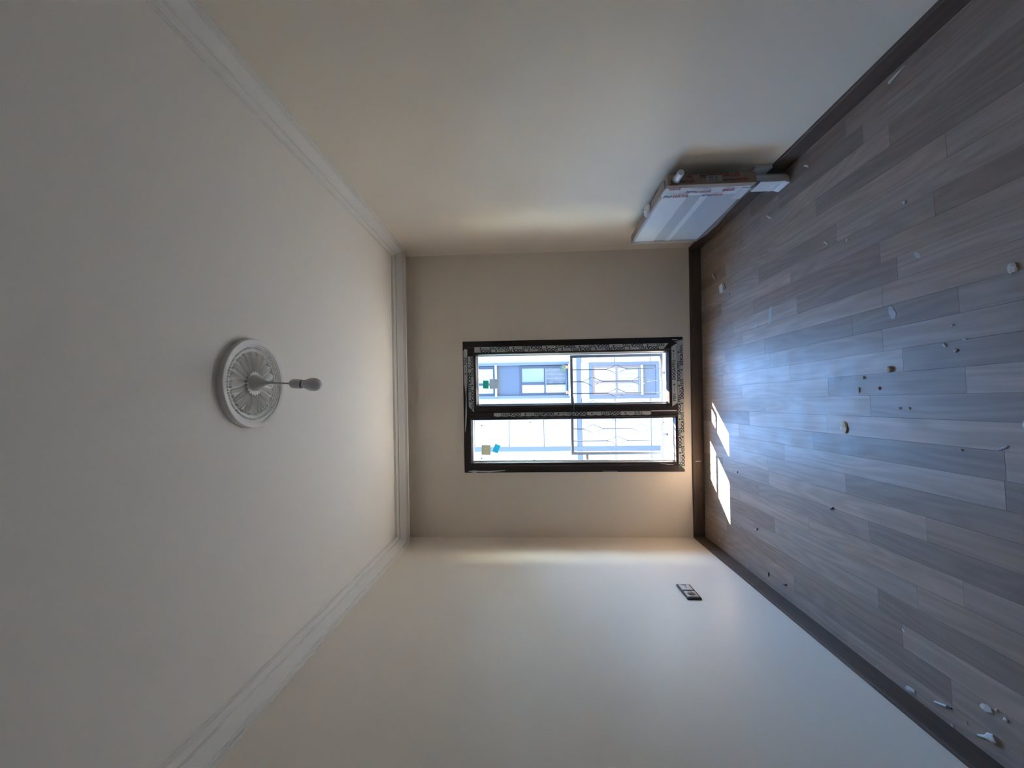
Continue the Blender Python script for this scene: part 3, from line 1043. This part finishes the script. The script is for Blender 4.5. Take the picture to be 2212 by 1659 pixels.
# plastic wrap: shell with a wavy lower edge and creases
wr = MB()
NY, NZ = 200, 40
vs, fs = [], []
for i in range(NY):
    y = RY0 + 0.030 + (RY1 - RY0 - 0.028) * i / (NY - 1)
    for j in range(NZ):
        v = j / (NZ - 1)
        zb = RZA - 0.008 + 0.010 * math.sin(9 * y) + (0.022 if y > 2.76 else 0) * (y - 2.76) / 0.1
        z = zb + (RZB + 0.003 - zb) * v
        near_top = max(0.0, 1 - abs(y - 2.30) / 0.30) * max(0.0, (z - 0.42) / 0.23)
        x = RX0 - 0.004 + 0.0018 * math.sin(31 * y + 23 * z) * math.sin(17 * z + 2) + 0.0008 * math.sin(90 * z + 40 * y)
        x += 0.0032 * near_top * math.sin(150 * (y - 0.55 * z) + 3 * math.sin(20 * z))
        if v > 0.97:
            x += 0.004
        vs.append((x, y, z))
fs = [(i * NZ + j, (i + 1) * NZ + j, (i + 1) * NZ + j + 1, i * NZ + j + 1) for i in range(NY - 1) for j in range(NZ - 1)]
wr.raw(vs, fs, smooth=True)
wrap = wr.build('plastic_wrap', M_WRAP, rad)
# fold of the film in front (paler band) and lower near corner protector
MB().box((RX0 - 0.0012, RY0 + 0.05, RZA + 0.004), (RX0 + 0.004, RY0 + 0.17, RZA + 0.055), ch=0.002).build('corner_protector', M_WPLASTIC, rad)


def rad_text(face, s1, s2, size, u0, v0, parent, k=1.0):
    """lettering that reads downwards; face 'end' looks at the camera, 'front' at the room"""
    x = 0.0
    v0 -= 0.0
    for s, m, nm in ((s1, M_DARKP, 'dark_lettering'), (s2, M_RED, 'red_lettering')):
        if not s:
            continue
        vv, ff, w = text_mesh(s, size, 0.0006)
        b = MB()
        if face == 'end':
            b.raw([(u0 + p.y, RY0 - 0.0006, v0 - x - p.x * k) for p in vv], ff)
        else:
            b.raw([(RX0 - 0.0082, u0 - p.y * 1.6, v0 - x - p.x * k) for p in vv], ff)
        b.build(nm, m, parent, fix=False)
        x += w * k + 0.003


rad_text('end', 'termo', 'tek', 0.033, RX0 + 0.012, RZB - 0.018, near_cap, 0.98)
rad_text('end', '', 'nik', 0.030, RX1 - 0.020, RZB - 0.095, near_cap)
rad_text('end', 'termo', 'teknik', 0.033, RX1 - 0.020, RZB - 0.170, near_cap, 1.25)
rad_text('end', 'termo', 'teknik', 0.022, RX0 + 0.014, RZB - 0.290, near_cap, 1.15)
MB().box((RX0 + 0.016, RY0 - 0.0014, RZB - 0.285), (RX0 + 0.046, RY0 - 0.0004, RZB - 0.205)).build('paper_label', M_PAPERG, near_cap)
for a, b2 in ((0.215, 0.240), (0.250, 0.262)):
    MB().box((RX0 + 0.032, RY0 - 0.0019, RZB - b2), (RX0 + 0.040, RY0 - 0.0013, RZB - a)).build('label_print', M_GPRINT, near_cap)
MB().box((RX0 + 0.020, RY0 - 0.0019, RZB - 0.265), (RX0 + 0.025, RY0 - 0.0013, RZB - 0.212)).build('label_print', M_GPRINT, near_cap)
rad_text('end', '', 'teknik', 0.016, RX0 + 0.002, RZB - 0.012, near_cap)
rad_text('front', '', 'teknik', 0.026, RY0 + 0.033, RZB - 0.014, wrap)
rad_text('front', 'termo', 'teknik', 0.026, RY0 + 0.068, RZB - 0.12, wrap)
rad_text('front', '', 'teknik', 0.026, RY0 + 0.062, RZB - 0.31, wrap)
rad_text('front', 'mo', 'teknik', 0.032, RY0 + 0.112, RZB - 0.012, wrap, 1.1)
rad_text('front', 'termo', 'teknik', 0.022, RY0 + 0.108, RZB - 0.22, wrap, 1.0)

# valve cap sticking out of the near end, rosette lying on top
vc = MB()
TV = Matrix.Translation((1.178, RY0 + 0.004, 0.609)) @ Matrix.Rotation(PI / 2, 4, 'X')
vc.lathe([(0.0, 0.0), (0.0185, 0.0), (0.0195, 0.004), (0.0185, 0.010), (0.0175, 0.030), (0.0170, 0.068), (0.0150, 0.073), (0.0, 0.074)], 32, TV)
vcap = vc.build('valve_cap', M_WPLASTIC, rad)
rs = thing('pipe_rosette', (1.176, 2.42, RZB + 0.004), 'white plastic rosette with a stem lying on the radiator', 'rosette')
Tq = Matrix.Translation((1.178, 2.42, RZB + 0.0115)) @ Matrix.Rotation(0.20, 4, 'X')
MB(Tq).lathe([(0.0, 0.004), (0.010, 0.006), (0.030, 0.005), (0.038, 0.002), (0.040, 0.0), (0.036, -0.003), (0.0, -0.002)], 36).build('disc', M_WPLASTIC, rs)
MB(Tq).tube([(0.004, 0.006, 0.003), (0.005, 0.010, 0.034)], 0.003, 10).build('stem', M_WPLASTIC, rs)
MB(Tq).tube([(-0.010, -0.002, 0.003), (-0.010, -0.001, 0.012)], 0.0025, 10).build('stem', M_WPLASTIC, rs)

# pipe cover on the floor below the radiator's near end
pc = thing('pipe_cover', (1.19, 2.18, 0), 'white plastic pipe cover standing on the floor below the radiator', 'pipe cover')
c = MB()
c.prism([(1.168, 2.128), (1.202, 2.128), (1.202, 2.131), (1.171, 2.131), (1.171, 2.224), (1.202, 2.224), (1.202, 2.227), (1.168, 2.227)], 0.0, 0.150, 'xy')
c.build('shell', M_WPLASTIC, pc)
MB().box((1.1655, 2.1275, 0.052), (1.169, 2.2275, 0.058), ch=0.001).build('ridge', M_WPLASTIC, pc)
MB().prism([(1.160, 0.0), (1.168, 0.0), (1.168, 0.024), (1.166, 0.022), (1.162, 0.008)], 2.1275, 2.2275, 'xz').build('foot_flange', M_WPLASTIC, pc)
MB().box((1.238, 2.115, 0.093), (1.256, 2.200, 0.185), ch=0.002).build('wall_sleeve', M_WPLASTIC, pc)
for y in (2.155, 2.185):
    MB().tube([(1.215, y, 0.0), (1.218, y, 0.150), (1.222, y, 0.186)], 0.008, 12).build('pipe', M_GPLASTIC, pc)

# ------------------------------------------------------------------ double socket on the left wall
OY, OZ = 2.418, 0.498
sk = thing('wall_socket', (XL, OY, OZ - 0.04), 'double wall socket with dark frame and silver plates', 'socket')
w2_, h2_ = 0.088, 0.041
MB().box((XL, OY - w2_, OZ - h2_), (XL + 0.010, OY + w2_, OZ + h2_), ch=0.003).build('frame', M_OUTF, sk)
for i, cy in enumerate((OY - 0.042, OY + 0.042)):
    pl = MB()
    pl.box((XL + 0.008, cy - 0.034, OZ - 0.032), (XL + 0.0135, cy + 0.034, OZ + 0.032), ch=0.003)
    pl = pl.build('cover_plate', M_CHROME, sk)
    TX = Matrix.Translation((XL + 0.0136, cy, OZ)) @ Matrix.Rotation(PI / 2, 4, 'Y')
    if i == 0:      # earthed power socket, nearer the camera
        MB(TX).lathe([(0.0, 0.0004), (0.0175, 0.0005), (0.0185, 0.0012), (0.0215, 0.0012), (0.0222, 0.0)], 32).build('socket_well', M_BLACK, pl)
        for dy in (-0.0095, 0.0095):
            MB(TX).lathe([(0.0, 0.0010), (0.0024, 0.0009), (0.0024, 0.0002)], 12, Matrix.Translation((0, dy, 0))).build('pin_hole', M_GPRINT, pl)
    else:           # aerial / data outlet
        for dy in (-0.013, 0.0, 0.013):
            MB(TX).lathe([(0.0, 0.0006), (0.0042, 0.0006), (0.0048, 0.0), (0.0048, -0.0005)], 16, Matrix.Translation((0, dy, 0))).build('port', M_BLACK, pl)
        MB().box((XL + 0.0132, cy + 0.021, OZ - 0.012), (XL + 0.0142, cy + 0.027, OZ + 0.018)).build('label_slot', M_OUTF, pl)

# ------------------------------------------------------------------ bits left on the floor
def rock(name, m, x, y, sx, sy, sz, label, cat, seed, rotz=0.0, z=0.0, sub=2):
    rr = random.Random(seed)
    bm = bmesh.new()
    bmesh.ops.create_icosphere(bm, subdivisions=sub, radius=1.0)
    for v in bm.verts:
        k = 1 + rr.uniform(-0.22, 0.22)
        v.co = Vector((v.co.x * k, v.co.y * k, max(v.co.z * k, -0.7)))
    zm = min(v.co.z for v in bm.verts)
    M = Matrix.Translation((x, y, z)) @ Matrix.Rotation(rotz, 4, 'Z')
    for v in bm.verts:
        v.co = Vector((v.co.x * sx / 2, v.co.y * sy / 2, (v.co.z - zm) * sz / 1.7))
    me = bpy.data.meshes.new(name)
    bm.to_mesh(me)
    bm.free()
    me.transform(M)
    me.materials.append(m)
    o = link(name, me)
    return tag(o, label, cat)


def curl(name, m, pts, r, label, cat='shaving', flat=0.35):
    o = MB().tube(pts, r, 8, flat=flat).build(name, m)
    return tag(o, label, cat)


def screw(name, x, y, ang, ln, label, white=True):
    d = Vector((math.cos(ang), math.sin(ang), 0))
    t = thing(name, (x, y, 0.0), label, 'screw')
    r = 0.0035
    a = Vector((x, y, r)) - d * ln / 2
    b = Vector((x, y, r)) + d * ln / 2
    MB().tube([a, a + d * ln * 0.72], [r * 0.9, r], 10).build('sleeve' if white else 'shank', M_WPLASTIC if white else M_SCREW, t)
    MB().tube([a + d * ln * 0.72, a + d * ln * 0.80, b], [r * 1.1, r * 1.2, r * 0.8], 10).build('head', M_SCREW, t)
    return t


rock('plaster_chip', M_CHIP, 0.369, 1.195, 0.030, 0.026, 0.009, 'rounded white plaster chip lying apart from the others', 'plaster chip', 1)
rock('plaster_chunk', M_CHIP, -0.090, 1.175, 0.050, 0.040, 0.016, 'largest greyish plaster chunk nearest the camera', 'plaster chunk', 2)
rock('plaster_lump', M_LUMP, -0.130, 1.845, 0.052, 0.036, 0.009, 'beige crumbled plaster lump in the blue floor sheen', 'plaster lump', 3)
rock('pebble', M_PEBBLE, 0.110, 1.603, 0.024, 0.020, 0.010, 'largest brown crumb in the blue floor sheen', 'pebble', 4)
rock('pebble', M_PEBBLE, 0.085, 1.727, 0.012, 0.010, 0.006, 'small brown crumb just beyond the largest brown crumb', 'pebble', 5)
rock('pebble', M_PEBBLE, 0.038, 1.657, 0.014, 0.010, 0.005, 'small brown crumb left of the largest brown crumb', 'pebble', 6)
rock('pebble', M_PEBBLE, 0.033, 1.756, 0.026, 0.012, 0.003, 'flat brownish smudge of grit beyond the brown crumbs', 'pebble', 7)
rock('plaster_crumb', M_CHIP, -0.041, 1.574, 0.009, 0.008, 0.005, 'farther of the paired white crumbs in mid floor', 'crumb', 8)
rock('plaster_crumb', M_CHIP, -0.041, 1.535, 0.010, 0.009, 0.005, 'nearer of the paired white crumbs in mid floor', 'crumb', 9)
rock('plaster_crumb', M_CHIP, 0.152, 1.363, 0.014, 0.010, 0.005, 'brightest crumb of the cluster right of mid floor', 'crumb', 10)
rock('plaster_crumb', M_CHIP, 0.174, 1.396, 0.016, 0.009, 0.004, 'long crumb at the far side of the mid floor cluster', 'crumb', 11, 0.6)
rock('plaster_crumb', M_CHIP, 0.185, 1.335, 0.016, 0.006, 0.003, 'thin crumb at the near side of the mid floor cluster', 'crumb', 12, 1.4)
rock('plaster_crumb', M_CHIP, 0.237, 1.368, 0.007, 0.007, 0.004, 'tiny crumb right of the mid floor cluster', 'crumb', 13)
rock('plaster_crumb', M_CHIP, 0.726, 1.504, 0.014, 0.012, 0.006, 'white crumb alone on the right hand boards', 'crumb', 14)
rock('plaster_crumb', M_CHIP, 0.697, 1.773, 0.012, 0.009, 0.005, 'white crumb beside the slim sliver on the right', 'crumb', 15)
rock('plaster_crumb', M_CHIP, -0.175, 1.366, 0.008, 0.008, 0.005, 'tiny white crumb left of the largest plaster chunk', 'crumb', 16)
rock('plaster_crumb', M_CHIP, -0.885, 1.614, 0.016, 0.009, 0.003, 'pale crumb in the middle of the left hand boards', 'crumb', 17, 0.5)
rock('plaster_crumb', M_CHIP, -1.060, 3.104, 0.012, 0.010, 0.005, 'white crumb in the far left corner by the window', 'crumb', 18)
rock('plaster_crumb', M_CHIP, -0.955, 1.317, 0.010, 0.007, 0.005, 'small crumb touching the tall white flake', 'crumb', 19)
rock('plaster_crumb', M_CHIP, -0.967, 1.295, 0.014, 0.010, 0.006, 'crumb on the camera side of the tall white flake', 'crumb', 20)
rock('plaster_crumb', M_CHIP, -1.060, 1.406, 0.012, 0.008, 0.005, 'crumb between the dowel and the crumpled scrap', 'crumb', 21)
rock('plaster_crumb', M_CHIP, -1.106, 1.452, 0.010, 0.008, 0.005, 'crumb against the left baseboard beside the dowel', 'crumb', 22)
rock('plaster_crumb', M_CHIP, -1.097, 1.737, 0.007, 0.007, 0.004, 'tiny crumb by the left baseboard beyond the flake', 'crumb', 23)
rock('plaster_crumb', M_CHIP, -0.869, 2.791, 0.010, 0.008, 0.006, 'white crumb next to the sunlit patch', 'crumb', 24)
rock('plaster_crumb', M_CHIP, -1.085, 2.545, 0.009, 0.007, 0.005, 'white crumb by the left baseboard below the socket', 'crumb', 25)
rock('plaster_flake', M_CHIP, -1.094, 1.600, 0.018, 0.042, 0.006, 'white flake leaning against the left baseboard', 'flake', 26, 0.25)
rock('plaster_flake', M_CHIP, -0.970, 1.345, 0.020, 0.038, 0.006, 'tall white flake out on the left hand boards', 'flake', 27, 0.2)
sc_ = MB()
sc_.tube([(-1.075, 1.375, 0.003), (-1.062, 1.352, 0.004), (-1.052, 1.336, 0.007), (-1.043, 1.322, 0.006)], [0.003, 0.005, 0.013, 0.010], 8, flat=0.5)
tag(sc_.build('plastic_scrap', M_CHIP), 'crumpled white scrap with a tail near the camera', 'scrap')
rock('plaster_smear', M_SMEAR, 0.493, 2.351, 0.030, 0.110, 0.0012, 'long dried plaster smear across two boards', 'smear', 28, 1.25)
rock('plaster_smear', M_SMEAR, 0.458, 2.506, 0.022, 0.040, 0.0012, 'short dried plaster smear nearer the window', 'smear', 29, 1.2)
rock('plaster_smear', M_SMEAR, 0.514, 1.471, 0.034, 0.016, 0.0012, 'pale oblong plaster smear nearest the right wall', 'smear', 30, 0.7)
rock('plaster_smear', M_SMEAR, 0.329, 1.581, 0.050, 0.030, 0.0012, 'broad plaster smear beside the brown crumbs', 'smear', 31, 0.3)
curl('plastic_sliver', M_CHIP, [(1.215, 1.535, 0.003), (1.220, 1.505, 0.004), (1.226, 1.468, 0.003)], [0.007, 0.006, 0.001], 'tapered white sliver beside the right baseboard', 'sliver')
curl('plaster_curl', M_CHIP, [(1.178, 2.010, 0.003), (1.170, 1.998, 0.004), (1.166, 1.990, 0.004), (1.156, 1.985, 0.003)], 0.004, 'white curl on the floor near the pipe cover')
curl('plaster_curl', M_CHIP, [(1.075, 2.335, 0.003), (1.064, 2.320, 0.004), (1.055, 2.312, 0.005), (1.043, 2.296, 0.003)], 0.005, 'white curl on the floor in front of the radiator')
curl('plastic_sliver', M_CHIP, [(0.742, 1.905, 0.003), (0.733, 1.893, 0.003), (0.722, 1.886, 0.003)], 0.003, 'slim white sliver on the right hand boards', 'sliver')
curl('wood_shaving', M_SHAV, [(0.968, 3.035, 0.005), (0.945, 3.025, 0.008), (0.925, 3.012, 0.007), (0.912, 3.002, 0.006)], [0.005, 0.009, 0.006, 0.009], 'yellowish shaving in the far right corner', 'shaving', 0.6)
curl('wood_shaving', M_SHAV, [(1.020, 2.955, 0.003), (1.000, 2.968, 0.004), (0.978, 2.985, 0.003)], 0.003, 'thin bent shaving beside the yellowish one')
curl('wood_shaving', M_SHAV, [(0.572, 3.185, 0.004), (0.560, 3.195, 0.005), (0.548, 3.198, 0.005), (0.540, 3.222, 0.004)], 0.004, 'curled shaving under the right end of the window')
curl('plaster_curl', M_SMEAR, [(-0.160, 1.262, 0.002), (-0.153, 1.246, 0.003), (-0.146, 1.240, 0.002)], 0.003, 'small grey curl beside the largest plaster chunk')

# white ribbed spacer block
spc = thing('plastic_spacer', (0.812, 2.894, 0), 'white ribbed plastic spacer block near the window', 'spacer')
MS = Matrix.Translation((0.812, 2.894, 0)) @ Matrix.Rotation(0.12, 4, 'Z')
MB(MS).box((-0.028, -0.026, 0), (0.028, 0.026, 0.008), ch=0.001).build('base', M_WPLASTIC, spc)
for yy in (-0.018, 0.0, 0.018):
    MB(MS).box((-0.028, yy - 0.006, 0.008), (0.028, yy + 0.006, 0.016), ch=0.001).build('rib', M_WPLASTIC, spc)
rock('pebble', M_SCREW, 0.740, 2.800, 0.010, 0.008, 0.005, 'dark grain beside the ribbed spacer block', 'pebble', 33)

screw('dowel_screw', -1.059, 1.478, -1.25, 0.060, 'white dowel with black screw tip by the left baseboard')
screw('dowel_screw', -0.816, 2.590, -1.0, 0.032, 'white dowel with dark tip left of the sunlit patch')
screw('dowel_screw', -0.497, 2.800, -1.1, 0.024, 'short white dowel beside the sunlit patch')
screw('screw', -0.515, 1.942, -1.0, 0.020, 'small dark screw alone on the left hand boards', False)
screw('screw', -1.036, 2.322, -1.1, 0.028, 'slim dark screw by the left baseboard', False)
screw('screw', -1.045, 2.475, 0.1, 0.022, 'thin dark pin lying across the left boards', False)
# paint specks on the baseboards
MB(F).box((-0.500, -TB - 0.0012, 0.028), (-0.496, -TB + 0.0005, 0.068)).build('paint_mark', M_CHIP, bf)
